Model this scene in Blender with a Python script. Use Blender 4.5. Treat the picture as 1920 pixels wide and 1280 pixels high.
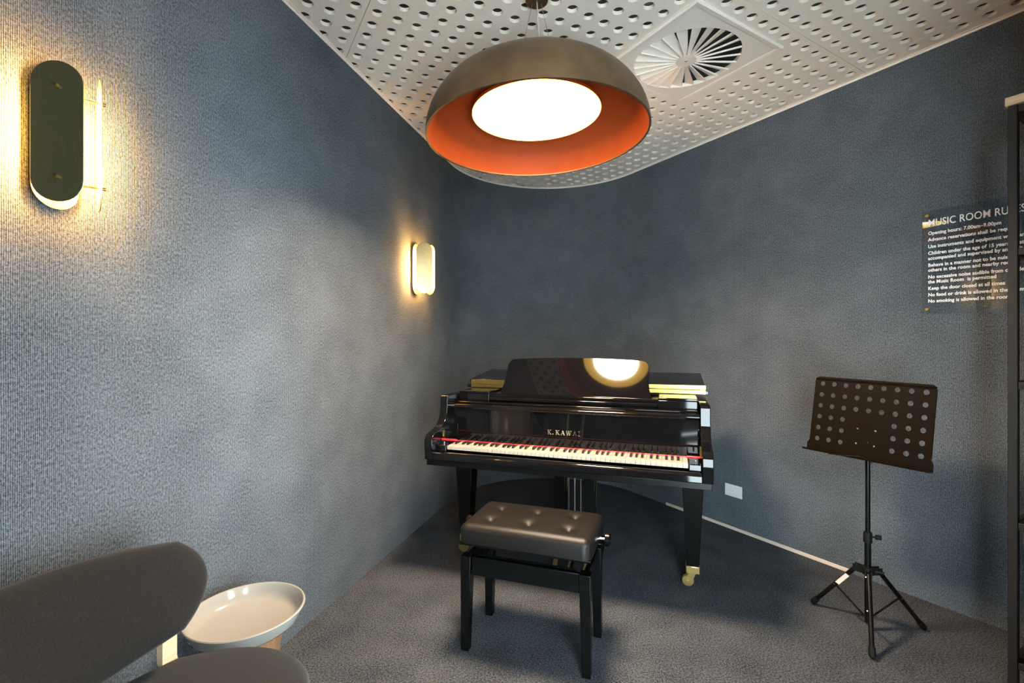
import bpy, bmesh, math, random
from mathutils import Vector, Matrix
random.seed(4)
for o in list(bpy.data.objects): bpy.data.objects.remove(o, do_unlink=True)
scene = bpy.context.scene
C = scene.collection
PI = math.pi

# ------------------------------------------------------------------ camera
F_PX = 897.0; EYE = 1.27; H = 2.70
cam_data = bpy.data.cameras.new('camera'); cam = bpy.data.objects.new('camera', cam_data); C.objects.link(cam)
cam.location = (0, 0, EYE); cam.rotation_euler = (PI/2, 0, 0)
cam_data.sensor_width = 36; cam_data.lens = F_PX/1920*36; cam_data.clip_start = 0.02
scene.camera = cam
# ------------------------------------------------------------------ daylight fill beyond the glass door and the added side glazing
WORLD_COL = (0.78, 0.93, 1.0); WORLD_STR = 17.5
w = bpy.data.worlds.new('world'); scene.world = w; w.use_nodes = True
w.node_tree.nodes['Background'].inputs[0].default_value = (*WORLD_COL, 1)
w.node_tree.nodes['Background'].inputs[1].default_value = WORLD_STR
# ------------------------------------------------------------------ exposure
vs = scene.view_settings
vs.view_transform = 'Standard'; vs.look = 'None'; vs.gamma = 1.0; vs.exposure = 0.75
vs.use_curve_mapping = False
PENDANT_L = 14.0; PENDANT_W = 45.0; SCONCE_L = 520.0

# ------------------------------------------------------------------ materials
def nmat(name):
    m = bpy.data.materials.new(name); m.use_nodes = True
    nt = m.node_tree; return m, nt, nt.nodes['Principled BSDF']
def link(nt, a, b): nt.links.new(a, b)
def mat(name, col, rough=0.5, metal=0.0, var=0.08, scale=60.0, bump=0.0, bscale=None, spec=0.5, coat=0.0, stretch=None, sheen=0.0):
    """Principled with a fine procedural colour variation and optional relief."""
    m, nt, b = nmat(name)
    b.inputs['Roughness'].default_value = rough; b.inputs['Metallic'].default_value = metal
    b.inputs['Specular IOR Level'].default_value = spec
    b.inputs['Coat Weight'].default_value = coat; b.inputs['Coat Roughness'].default_value = 0.02
    if sheen: b.inputs['Sheen Weight'].default_value = sheen
    tc = nt.nodes.new('ShaderNodeTexCoord'); n = nt.nodes.new('ShaderNodeTexNoise')
    n.inputs['Scale'].default_value = scale; n.inputs['Detail'].default_value = 4
    src = tc.outputs['Object']
    if stretch:
        mp = nt.nodes.new('ShaderNodeMapping'); mp.inputs['Scale'].default_value = stretch
        link(nt, src, mp.inputs[0]); src = mp.outputs[0]
    link(nt, src, n.inputs['Vector'])
    r = nt.nodes.new('ShaderNodeValToRGB')
    r.color_ramp.elements[0].position = 0.3; r.color_ramp.elements[1].position = 0.7
    r.color_ramp.elements[0].color = (*[max(0, c*(1-var)) for c in col], 1)
    r.color_ramp.elements[1].color = (*[min(1, c*(1+var)) for c in col], 1)
    link(nt, n.outputs['Fac'], r.inputs[0]); link(nt, r.outputs[0], b.inputs['Base Color'])
    if bump:
        n2 = nt.nodes.new('ShaderNodeTexNoise'); n2.inputs['Scale'].default_value = bscale or scale; n2.inputs['Detail'].default_value = 3
        link(nt, src, n2.inputs['Vector'])
        bp = nt.nodes.new('ShaderNodeBump'); bp.inputs['Strength'].default_value = bump; bp.inputs['Distance'].default_value = 0.002
        link(nt, n2.outputs['Fac'], bp.inputs['Height']); link(nt, bp.outputs[0], b.inputs['Normal'])
    return m
def math_node(nt, op, a, b=None, val=None):
    n = nt.nodes.new('ShaderNodeMath'); n.operation = op
    link(nt, a, n.inputs[0])
    if b is not None: link(nt, b, n.inputs[1])
    if val is not None: n.inputs[1].default_value = val
    return n.outputs[0]
def carpet(name, dark, light, rib=None, scale=330.0, stretch=(1, 1, 1), lo=0.37, hi=0.65):
    """needle-punched felt; rib = pitch in metres of the vertical ribs along UV.x"""
    m, nt, b = nmat(name)
    b.inputs['Roughness'].default_value = 1.0; b.inputs['Specular IOR Level'].default_value = 0.1
    uv = nt.nodes.new('ShaderNodeUVMap'); uv.uv_map = 'UVMap'
    mp = nt.nodes.new('ShaderNodeMapping'); mp.inputs['Scale'].default_value = stretch
    link(nt, uv.outputs[0], mp.inputs[0])
    n = nt.nodes.new('ShaderNodeTexNoise'); n.inputs['Scale'].default_value = scale; n.inputs['Detail'].default_value = 3
    n.inputs['Roughness'].default_value = 0.65
    link(nt, mp.outputs[0], n.inputs['Vector'])
    nf = nt.nodes.new('ShaderNodeTexNoise'); nf.inputs['Scale'].default_value = scale*3.1; nf.inputs['Detail'].default_value = 2
    link(nt, mp.outputs[0], nf.inputs['Vector'])
    speck = math_node(nt, 'ADD', math_node(nt, 'MULTIPLY', n.outputs['Fac'], val=0.55), math_node(nt, 'MULTIPLY', nf.outputs['Fac'], val=0.45))
    n3 = nt.nodes.new('ShaderNodeTexNoise'); n3.inputs['Scale'].default_value = 4.5; n3.inputs['Detail'].default_value = 4
    link(nt, uv.outputs[0], n3.inputs['Vector'])
    fac = math_node(nt, 'MULTIPLY_ADD', n3.outputs['Fac'], val=0.12)
    fac.node.inputs[2].default_value = -0.06
    fac = math_node(nt, 'ADD', speck, fac)
    height = speck
    if rib:
        sx = nt.nodes.new('ShaderNodeSeparateXYZ'); link(nt, uv.outputs[0], sx.inputs[0])
        # slightly wandering ribs
        n4 = nt.nodes.new('ShaderNodeTexNoise'); n4.inputs['Scale'].default_value = 6; link(nt, uv.outputs[0], n4.inputs['Vector'])
        wob = math_node(nt, 'MULTIPLY', n4.outputs['Fac'], val=rib*0.8)
        s = math_node(nt, 'SINE', math_node(nt, 'MULTIPLY', math_node(nt, 'ADD', sx.outputs[0], wob), val=2*PI/rib))
        fac = math_node(nt, 'ADD', fac, math_node(nt, 'MULTIPLY', s, val=0.08))  # groove shade put into the colour as well as the relief
        height = math_node(nt, 'ADD', height, math_node(nt, 'MULTIPLY', s, val=0.35))
    r = nt.nodes.new('ShaderNodeValToRGB'); r.color_ramp.elements[0].position = lo; r.color_ramp.elements[1].position = hi
    r.color_ramp.elements[0].color = (*dark, 1); r.color_ramp.elements[1].color = (*light, 1)
    link(nt, fac, r.inputs[0]); link(nt, r.outputs[0], b.inputs['Base Color'])
    bp = nt.nodes.new('ShaderNodeBump'); bp.inputs['Strength'].default_value = 0.6; bp.inputs['Distance'].default_value = 0.0015
    link(nt, height, bp.inputs['Height']); link(nt, bp.outputs[0], b.inputs['Normal'])
    return m
def wood(name, c1, c2, axis=(1, 1, 14), scale=6.0, rough=0.45):
    m, nt, b = nmat(name); b.inputs['Roughness'].default_value = rough
    tc = nt.nodes.new('ShaderNodeTexCoord'); mp = nt.nodes.new('ShaderNodeMapping'); mp.inputs['Scale'].default_value = axis
    link(nt, tc.outputs['Object'], mp.inputs[0])
    n = nt.nodes.new('ShaderNodeTexNoise'); n.inputs['Scale'].default_value = scale; n.inputs['Detail'].default_value = 6
    link(nt, mp.outputs[0], n.inputs['Vector'])
    r = nt.nodes.new('ShaderNodeValToRGB'); r.color_ramp.elements[0].position = 0.35; r.color_ramp.elements[1].position = 0.65
    r.color_ramp.elements[0].color = (*c1, 1); r.color_ramp.elements[1].color = (*c2, 1)
    link(nt, n.outputs['Fac'], r.inputs[0]); link(nt, r.outputs[0], b.inputs['Base Color'])
    return m
def emit(name, col, strength):
    m, nt, b = nmat(name)
    b.inputs['Base Color'].default_value = (*col, 1)
    b.inputs['Emission Color'].default_value = (*col, 1); b.inputs['Emission Strength'].default_value = strength
    return m

M = {}
M['wall'] = carpet('wall_carpet', (0.023, 0.031, 0.040), (0.188, 0.210, 0.234), rib=0.0043, scale=150, stretch=(1.3, 0.8, 1))
M['floor'] = carpet('floor_carpet', (0.009, 0.013, 0.019), (0.122, 0.130, 0.145), rib=None, scale=150, lo=0.42, hi=0.60)
M['panel'] = mat('ceiling_panel_paint', (0.92, 0.81, 0.69), 0.55, var=0.015, scale=20)
M['backing'] = mat('ceiling_backing', (0.028, 0.024, 0.018), 0.9, var=0.3)
M['whitemetal'] = mat('diffuser_enamel', (0.89, 0.80, 0.70), 0.4, var=0.015)
M['void'] = mat('duct_interior', (0.02, 0.02, 0.02), 0.8)
M['lacquer'] = mat('black_lacquer', (0.0035, 0.0035, 0.004), 0.045, var=0.15, scale=8, spec=0.37)
M['satin'] = mat('black_satin_wood', (0.0032, 0.0038, 0.0038), 0.26, spec=0.22, var=0.15, scale=12)
M['ivory'] = mat('white_key', (0.40, 0.36, 0.30), 0.22, var=0.03, scale=80)
M['ebony'] = mat('black_key', (0.012, 0.011, 0.011), 0.3, var=0.2, scale=120)
M['brass'] = mat('polished_brass', (0.50, 0.35, 0.10), 0.28, 1.0, var=0.06, scale=30)
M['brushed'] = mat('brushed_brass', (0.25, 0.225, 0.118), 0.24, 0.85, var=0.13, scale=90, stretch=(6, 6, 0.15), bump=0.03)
M['brushedlit'] = mat('brushed_brass_lit', (0.80, 0.66, 0.36), 0.45, 0.6, var=0.05, scale=90)  # same brass as the front plate, lamplit look put into a brighter colour
M['brasscaster'] = mat('bright_brass', (0.85, 0.64, 0.24), 0.3, 0.9, var=0.06, scale=30)
M['chrome'] = mat('chrome', (0.7, 0.7, 0.7), 0.15, 1.0, var=0.03)
M['red'] = mat('red_cord', (0.72, 0.015, 0.03), 0.35, var=0.05)
M['gold'] = mat('gold_letter', (0.85, 0.72, 0.50), 0.4, 0.0, var=0.03)
M['leather'] = mat('black_leather', (0.009, 0.0075, 0.0065), 0.38, spec=0.32, var=0.15, scale=400, bump=0.25, bscale=900)
M['stand'] = mat('black_stand_warm_sheen', (0.0055, 0.0030, 0.0012), 0.34, 0.0, spec=0.12, var=0.15, scale=300)  # desk copy: the lamp's warm reflection is put into the base colour
M['standblack'] = mat('black_stand_tube', (0.0035, 0.0030, 0.0026), 0.3, 0.0, spec=0.3, var=0.15, scale=300)
M['rubber'] = mat('black_rubber', (0.006, 0.006, 0.006), 0.6, spec=0.15, var=0.2)
M['steel'] = mat('dark_powder_coat', (0.011, 0.0098, 0.0088), 0.5, 0.1, var=0.12, scale=500, bump=0.15)
M['oak'] = wood('pale_oak', (0.62, 0.43, 0.25), (0.75, 0.56, 0.36), (1, 1, 12))
M['oakdark'] = wood('brown_timber', (0.26, 0.13, 0.06), (0.36, 0.19, 0.09), (12, 12, 1))
M['fabric'] = mat('charcoal_wool', (0.0125, 0.0105, 0.0092), 0.95, var=0.5, scale=420, bump=0.6, bscale=500, spec=0.15, sheen=0.15)
M['tray'] = mat('white_glaze', (0.32, 0.305, 0.275), 0.14, var=0.02, scale=10)
M['plastic'] = mat('white_plastic', (0.80, 0.80, 0.80), 0.3, var=0.02)
M['strip'] = wood('pale_trim', (0.66, 0.55, 0.45), (0.76, 0.64, 0.53), (1, 1, 4))
M['letter'] = mat('white_print', (0.92, 0.92, 0.90), 0.5, var=0.01)
M['bronze'] = mat('dark_bronze_shade', (0.165, 0.105, 0.055), 0.40, 0.65, var=0.25, scale=9, bump=0.05)
M['copper'] = mat('copper_inside', (0.36, 0.058, 0.012), 0.6, 0.0, var=0.05, scale=14, spec=0.15)
M['copperrim'] = mat('copper_rim', (0.80, 0.42, 0.20), 0.3, 0.9, var=0.05)
M['wire'] = mat('steel_wire', (0.45, 0.42, 0.38), 0.35, 0.9, var=0.05)
M['cord'] = mat('clear_cord', (0.6, 0.55, 0.48), 0.3, var=0.05)
M['label'] = mat('sticker', (0.8, 0.62, 0.52), 0.4, var=0.05)
M['frame'] = mat('dark_mullion', (0.02, 0.02, 0.022), 0.4, 0.3, var=0.1)

def acrylic(name, tint=(0.93, 0.95, 0.95), ior=1.49):
    m = bpy.data.materials.new(name); m.use_nodes = True; nt = m.node_tree
    nt.nodes.remove(nt.nodes['Principled BSDF']); out = nt.nodes['Material Output']
    t = nt.nodes.new('ShaderNodeBsdfTransparent'); t.inputs[0].default_value = (*tint, 1)
    g = nt.nodes.new('ShaderNodeBsdfGlossy'); g.inputs['Roughness'].default_value = 0.01
    f = nt.nodes.new('ShaderNodeFresnel'); f.inputs[0].default_value = ior
    mx = nt.nodes.new('ShaderNodeMixShader')
    link(nt, f.outputs[0], mx.inputs[0]); link(nt, t.outputs[0], mx.inputs[1]); link(nt, g.outputs[0], mx.inputs[2])
    link(nt, mx.outputs[0], out.inputs[0]); return m
M['acrylic'] = acrylic('clear_acrylic')
M['glass'] = acrylic('partition_glass', (0.97, 0.98, 0.98))

def diffuser_emission():
    """opal disc: bright in the middle, dimmer and warmer towards its edge (one lamp behind it)"""
    m, nt, b = nmat('opal_disc'); b.inputs['Base Color'].default_value = (0.8, 0.8, 0.8, 1)
    tc = nt.nodes.new('ShaderNodeTexCoord'); l = nt.nodes.new('ShaderNodeVectorMath'); l.operation = 'LENGTH'
    link(nt, tc.outputs['Object'], l.inputs[0])
    d = math_node(nt, 'DIVIDE', l.outputs['Value'], val=0.27)
    c = nt.nodes.new('ShaderNodeValToRGB'); e = c.color_ramp.elements
    e[0].position = 0.35; e[0].color = (1, 0.84, 0.62, 1); e[1].position = 0.80; e[1].color = (1, 0.55, 0.06, 1)
    s = nt.nodes.new('ShaderNodeValToRGB'); e = s.color_ramp.elements
    e[0].position = 0.30; e[0].color = (1, 1, 1, 1); e[1].position = 0.95; e[1].color = (0.45, 0.45, 0.45, 1)
    link(nt, d, c.inputs[0]); link(nt, d, s.inputs[0])
    st = math_node(nt, 'MULTIPLY', s.outputs[0], val=PENDANT_L)
    link(nt, c.outputs[0], b.inputs['Emission Color']); link(nt, st, b.inputs['Emission Strength'])
    return m
M['opal'] = diffuser_emission()
M['tube'] = emit('warm_light_tube', (1.0, 0.53, 0.15), SCONCE_L)

# ------------------------------------------------------------------ helpers
def box(bm, x0, x1, y0, y1, z0, z1, mtx=None):
    vs_ = [bm.verts.new(Vector(p)) for p in ((x0,y0,z0),(x1,y0,z0),(x1,y1,z0),(x0,y1,z0),(x0,y0,z1),(x1,y0,z1),(x1,y1,z1),(x0,y1,z1))]
    if mtx is not None:
        for v in vs_: v.co = mtx @ v.co
    for f in ((0,3,2,1),(4,5,6,7),(0,1,5,4),(1,2,6,5),(2,3,7,6),(3,0,4,7)): bm.faces.new([vs_[i] for i in f])
    return vs_
def taper(bm, cx, cy, z0, z1, a0, b0, a1, b1, sx=0, sy=0):
    """box with half sizes a0,b0 at z0 and a1,b1 at z1; sx,sy shift the bottom"""
    v = []
    for z, a, b, dx, dy in ((z0, a0, b0, sx, sy), (z1, a1, b1, 0, 0)):
        v += [bm.verts.new((cx+dx+s*a, cy+dy+t*b, z)) for s, t in ((-1,-1),(1,-1),(1,1),(-1,1))]
    for f in ((0,3,2,1),(4,5,6,7),(0,1,5,4),(1,2,6,5),(2,3,7,6),(3,0,4,7)): bm.faces.new([v[i] for i in f])
def prism(bm, pts, axis, a, b):
    """extrude a 2-D outline; axis 'x': pts=(y,z); 'y': pts=(x,z); 'z': pts=(x,y)"""
    def P(p, h): return {'x': (h, p[0], p[1]), 'y': (p[0], h, p[1]), 'z': (p[0], p[1], h)}[axis]
    A = [bm.verts.new(P(p, a)) for p in pts]; B = [bm.verts.new(P(p, b)) for p in pts]
    n = len(pts)
    bm.faces.new(A[::-1]); bm.faces.new(B)
    for i in range(n): bm.faces.new((A[i], A[(i+1) % n], B[(i+1) % n], B[i]))
    return A + B
def frame_of(d):
    d = d.normalized(); up = Vector((0, 0, 1)) if abs(d.z) < 0.95 else Vector((1, 0, 0))
    a = d.cross(up).normalized(); return a, d.cross(a).normalized()
def tube(bm, pts, r, seg=10, cap=True, radii=None):
    pts = [Vector(p) for p in pts]; rings = []
    for i, p in enumerate(pts):
        d = (pts[min(i+1, len(pts)-1)] - pts[max(i-1, 0)])
        a, b = frame_of(d); rr = radii[i] if radii else r
        rings.append([bm.verts.new(p + (a*math.cos(2*PI*k/seg) + b*math.sin(2*PI*k/seg))*rr) for k in range(seg)])
    for i in range(len(rings)-1):
        for k in range(seg): bm.faces.new((rings[i][k], rings[i][(k+1) % seg], rings[i+1][(k+1) % seg], rings[i+1][k]))
    if cap: bm.faces.new(rings[0][::-1]); bm.faces.new(rings[-1])
def lathe(bm, prof, seg=48, center=(0, 0), closed=False):
    rings = []
    for r, z in prof:
        if r < 1e-6: rings.append([bm.verts.new((center[0], center[1], z))])
        else: rings.append([bm.verts.new((center[0]+r*math.cos(2*PI*k/seg), center[1]+r*math.sin(2*PI*k/seg), z)) for k in range(seg)])
    pairs = list(zip(rings, rings[1:])) + ([(rings[-1], rings[0])] if closed else [])
    for A, B in pairs:
        for k in range(seg):
            j = (k+1) % seg
            if len(A) == 1 and len(B) == 1: continue
            if len(A) == 1: bm.faces.new((A[0], B[j], B[k]))
            elif len(B) == 1: bm.faces.new((A[k], A[j], B[0]))
            else: bm.faces.new((A[k], A[j], B[j], B[k]))
def catmull(P, n=6, closed=False):
    out = []; N = len(P); rng = N if closed else N-1
    for i in range(rng):
        p0, p1, p2, p3 = [Vector(P[(i+k) % N] if closed else P[min(max(i+k, 0), N-1)]) for k in (-1, 0, 1, 2)]
        for s in range(n):
            t = s/n
            out.append(0.5*((2*p1)+(p2-p0)*t+(2*p0-5*p1+4*p2-p3)*t*t+(3*p1-p0-3*p2+p3)*t**3))
    if not closed: out.append(Vector(P[-1]))
    return out
def rounded_rect(a, b, r, n=6, cx=0, cy=0):
    pts = []
    for sx, sy, a0 in ((1, 1, 0), (-1, 1, PI/2), (-1, -1, PI), (1, -1, 1.5*PI)):
        for k in range(n+1):
            t = a0 + PI/2*k/n; pts.append((cx+sx*(a-r)+r*math.cos(t), cy+sy*(b-r)+r*math.sin(t)))
    return pts
def obj(name, bm, m, parent=None, smooth=True, bevel=0.0, seg=2, angle=35, matrix=None):
    bmesh.ops.remove_doubles(bm, verts=bm.verts, dist=1e-6)
    bmesh.ops.recalc_face_normals(bm, faces=bm.faces)
    if smooth:
        for f in bm.faces: f.smooth = True
        for e in bm.edges:
            if len(e.link_faces) == 2 and e.calc_face_angle(0) > math.radians(angle): e.smooth = False
    me = bpy.data.meshes.new(name); bm.to_mesh(me); bm.free()
    me.materials.append(M[m] if isinstance(m, str) else m)
    o = bpy.data.objects.new(name, me); C.objects.link(o)
    if parent is not None: o.parent = parent
    if matrix is not None: o.matrix_local = matrix
    if bevel:
        bv = o.modifiers.new('bevel', 'BEVEL'); bv.width = bevel; bv.segments = seg; bv.limit_method = 'ANGLE'; bv.angle_limit = math.radians(40)
        bv.harden_normals = False
        for p in me.polygons: p.use_smooth = True
        me.set_sharp_from_angle(angle=math.radians(50))
    return o
def bmn(): return bmesh.new()
def tag(o, label, cat, group=None):
    o['label'] = label; o['category'] = cat
    if group: o['group'] = group
    return o
def struct(o, label=None):
    o['kind'] = 'structure'
    if label: o['label'] = label
    return o
def thing(name, label, cat, loc=(0, 0, 0), rz=0.0, group=None):
    o = bpy.data.objects.new(name, None); C.objects.link(o); o.empty_display_size = 0.1
    o.location = loc; o.rotation_euler = (0, 0, rz); return tag(o, label, cat, group)
def copy_obj(o, parent=None):
    c = o.copy(); C.objects.link(c)
    if parent is not None: c.parent = parent
    return c

# ------------------------------------------------------------------ room plan (metres, camera at the origin looking along +y)
LD = Vector((0.2453, 0.9694)); LN = Vector((0.9694, -0.2453)); L0 = Vector((-0.855, 2.398))   # left wall: direction, inward normal, a point
RD = Vector((-0.5120, 0.8590)); RN = Vector((-0.8590, -0.5120)); R0 = Vector((1.862, 2.622))   # right wall
def left(t, n=0.0): return L0 + LD*t + LN*n
def right(s, n=0.0): return R0 - RD*s + RN*n          # s grows towards the camera
def left_at(px, n=0.0):
    k = (px-960)/F_PX; p = L0 + LN*n; return (k*p.y - p.x)/(LD.x - k*LD.y)
def right_at(px, n=0.0):
    k = (px-960)/F_PX; p = R0 + RN*n; return (k*p.y - p.x)/(-RD.x + k*RD.y)
RAD = 0.825
tL = 3.463 - 1.99; sR = -(3.647 - 1.99)
TL = left(tL); TR = right(sR); CC = left(tL, RAD)
YB = -0.22
XS, YR = 1.20, 0.75            # added unseen glazed partition, aims side fill at the left wall
tb = (YB - L0.y)/LD.y; sb = (YR - R0.y)/(-RD.y)
BL = left(tb); BR = right(sb)
a0 = math.atan2((TR-CC).y, (TR-CC).x); a1 = math.atan2((TL-CC).y, (TL-CC).x)
NA = 40
ARC = [CC + Vector((math.cos(a0+(a1-a0)*k/NA), math.sin(a0+(a1-a0)*k/NA)))*RAD for k in range(NA+1)]

def wall_mesh(name, pts, mtl, z0=0.0, z1=H+0.06, th=0.09, outside=None):
    """thick wall along a plan polyline; interior face carries metric UVs"""
    bm = bmn(); uvl = bm.loops.layers.uv.new('UVMap')
    n = len(pts); nor = []
    for i in range(n):
        d = (pts[min(i+1, n-1)] - pts[max(i-1, 0)]).normalized(); nor.append(Vector((d.y, -d.x)))
    s = [0.0]
    for i in range(1, n): s.append(s[-1] + (pts[i]-pts[i-1]).length)
    out = [p + nn*th for p, nn in zip(pts, nor)]
    def V(p, z): return bm.verts.new((p.x, p.y, z))
    il = [V(p, z0) for p in pts]; ih = [V(p, z1) for p in pts]; ol = [V(p, z0) for p in out]; oh = [V(p, z1) for p in out]
    def face(vv, uvs):
        f = bm.faces.new(vv)
        for l, q in zip(f.loops, uvs): l[uvl].uv = q
    for i in range(n-1):
        face((il[i], il[i+1], ih[i+1], ih[i]), ((s[i], z0), (s[i+1], z0), (s[i+1], z1), (s[i], z1)))
        for A, B in ((ol, oh),): face((A[i+1], A[i], B[i], B[i+1]), ((s[i+1], z0), (s[i], z0), (s[i], z1), (s[i+1], z1)))
        face((ih[i], ih[i+1], oh[i+1], oh[i]), ((0,0),)*4); face((il[i+1], il[i], ol[i], ol[i+1]), ((0,0),)*4)
    face((il[0], ih[0], oh[0], ol[0]), ((0,0),)*4); face((ih[-1], il[-1], ol[-1], oh[-1]), ((0,0),)*4)
    return obj(name, bm, mtl, smooth=len(pts) > 4)
struct(wall_mesh('wall_right', [BR, TR], 'wall'), 'blue grey ribbed carpet wall on the right')
struct(wall_mesh('wall_corner', ARC, 'wall'), 'rounded blue grey carpet corner behind the piano')
struct(wall_mesh('wall_left', [TL, BL], 'wall'), 'blue grey ribbed carpet wall on the left')
# floor
bm = bmn(); uvl = bm.loops.layers.uv.new('UVMap')
poly = [BL, Vector((XS, YB)), Vector((XS, YR)), BR] + ARC
lo = [bm.verts.new((p.x, p.y, -0.05)) for p in poly]; hi = [bm.verts.new((p.x, p.y, 0)) for p in poly]
f = bm.faces.new(hi)
for l in f.loops: l[uvl].uv = (l.vert.co.x, l.vert.co.y)
bm.faces.new(lo[::-1])
for i in range(len(poly)): bm.faces.new((lo[i], lo[(i+1) % len(poly)], hi[(i+1) % len(poly)], hi[i]))
struct(obj('floor', bm, 'floor', smooth=False), 'dark blue grey felt carpet floor')

# front behind the camera: carpeted wall with a glass door, plus an added glazed side
ZH = 2.15; DX0, DX1 = 0.02, 0.85
def uv_box_wall(name, boxes, label):
    bm = bmn()
    for q in boxes: box(bm, *q)
    ul = bm.loops.layers.uv.new('UVMap')
    for f in bm.faces:
        for l in f.loops: l[ul].uv = (l.vert.co.x + l.vert.co.y, l.vert.co.z)
    struct(obj(name, bm, 'wall', smooth=False), label)
uv_box_wall('wall_back', [(BL.x-0.1, XS+0.09, YB-0.09, YB, ZH, H+0.06), (BL.x-0.1, DX0, YB-0.09, YB, 0, ZH), (DX1, XS+0.09, YB-0.09, YB, 0, ZH)], 'carpeted front wall around the glass door')
SY0, SY1 = YB+0.08, YR-0.08
uv_box_wall('wall_side_added', [(XS, XS+0.09, YB, YR, ZH, H+0.06), (XS, XS+0.09, YB, SY0, 0, ZH), (XS, XS+0.09, SY1, YR, 0, ZH)], 'added carpeted side partition around the fill light glazing')
struct(wall_mesh('wall_entry', [Vector((XS+0.09, YR)), BR], 'wall'), 'carpeted return wall behind the shelf')  # joins the added side partition to the right wall
def glazed(name, A, B, z0, label):
    """framed pane between plan points A and B (axis aligned)"""
    x0, x1 = sorted((A[0], B[0])); y0, y1 = sorted((A[1], B[1])); e = 0.025; bm = bmn()
    along_x = x1-x0 > y1-y0
    def bar(u0, u1, za, zb):
        if along_x: box(bm, u0, u1, y0-e, y0+e, za, zb)
        else: box(bm, x0-e, x0+e, u0, u1, za, zb)
    u0, u1 = (x0, x1) if along_x else (y0, y1)
    bar(u0, u0+0.04, z0, ZH); bar(u1-0.04, u1, z0, ZH); bar(u0+0.04, u1-0.04, z0, z0+0.05); bar(u0+0.04, u1-0.04, ZH-0.05, ZH)
    w_ = struct(obj(name, bm, 'frame', smooth=False), label)
    bm = bmn(); P = (lambda u, z: (u, y0, z)) if along_x else (lambda u, z: (x0, u, z))
    bm.faces.new([bm.verts.new(P(u, z)) for u, z in ((u0+0.03, z0+0.03), (u1-0.03, z0+0.03), (u1-0.03, ZH-0.03), (u0+0.03, ZH-0.03))])
    obj('pane', bm, 'glass', w_, smooth=False)
glazed('door_1', (DX0, YB-0.05), (DX1, YB-0.05), 0.0, 'dark framed glass door')
glazed('fill_window_1', (XS+0.05, SY0), (XS+0.05, SY1), 0.0, 'added dark framed full height glass panel for side fill light')  # added opening, sends fill to the left wall and spares the right

# ceiling: dark backing slab with perforated panels fixed under it
bm = bmn()
prism(bm, [(p.x, p.y) for p in poly], 'z', H+0.0175, H+0.055)
ceil = struct(obj('ceiling', bm, 'backing', smooth=False), 'ceiling of pale perforated panels with round holes')
GA = math.radians(59.2)
D1 = Vector((math.sin(GA), math.cos(GA))); D2 = Vector((-math.cos(GA), math.sin(GA)))
def grid(u, v): return D1*u + D2*v
US = [0.517-1.16*3, 0.517-1.16*2, 0.517-1.16, 0.517, 1.681, 2.820, 3.97, 5.12]
VS = [1.225-1.175*3, 1.225-1.175*2, 1.225-1.175, 1.225, 2.410, 3.60, 4.79]
DU = (1.688, 2.318); DV = (1.316, 1.952)            # air diffuser footprint
planes = [(left(0, 0.004), LN), (right(0, 0.004), RN), (Vector((0, YB+0.004)), Vector((0, 1)))]
for k in range(NA):
    mid = (ARC[k]+ARC[k+1])/2; nn = (CC-mid).normalized(); planes.append((mid+nn*0.004, nn))
HR = 0.0245; HT = 0.0168; SEG = 24
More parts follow.
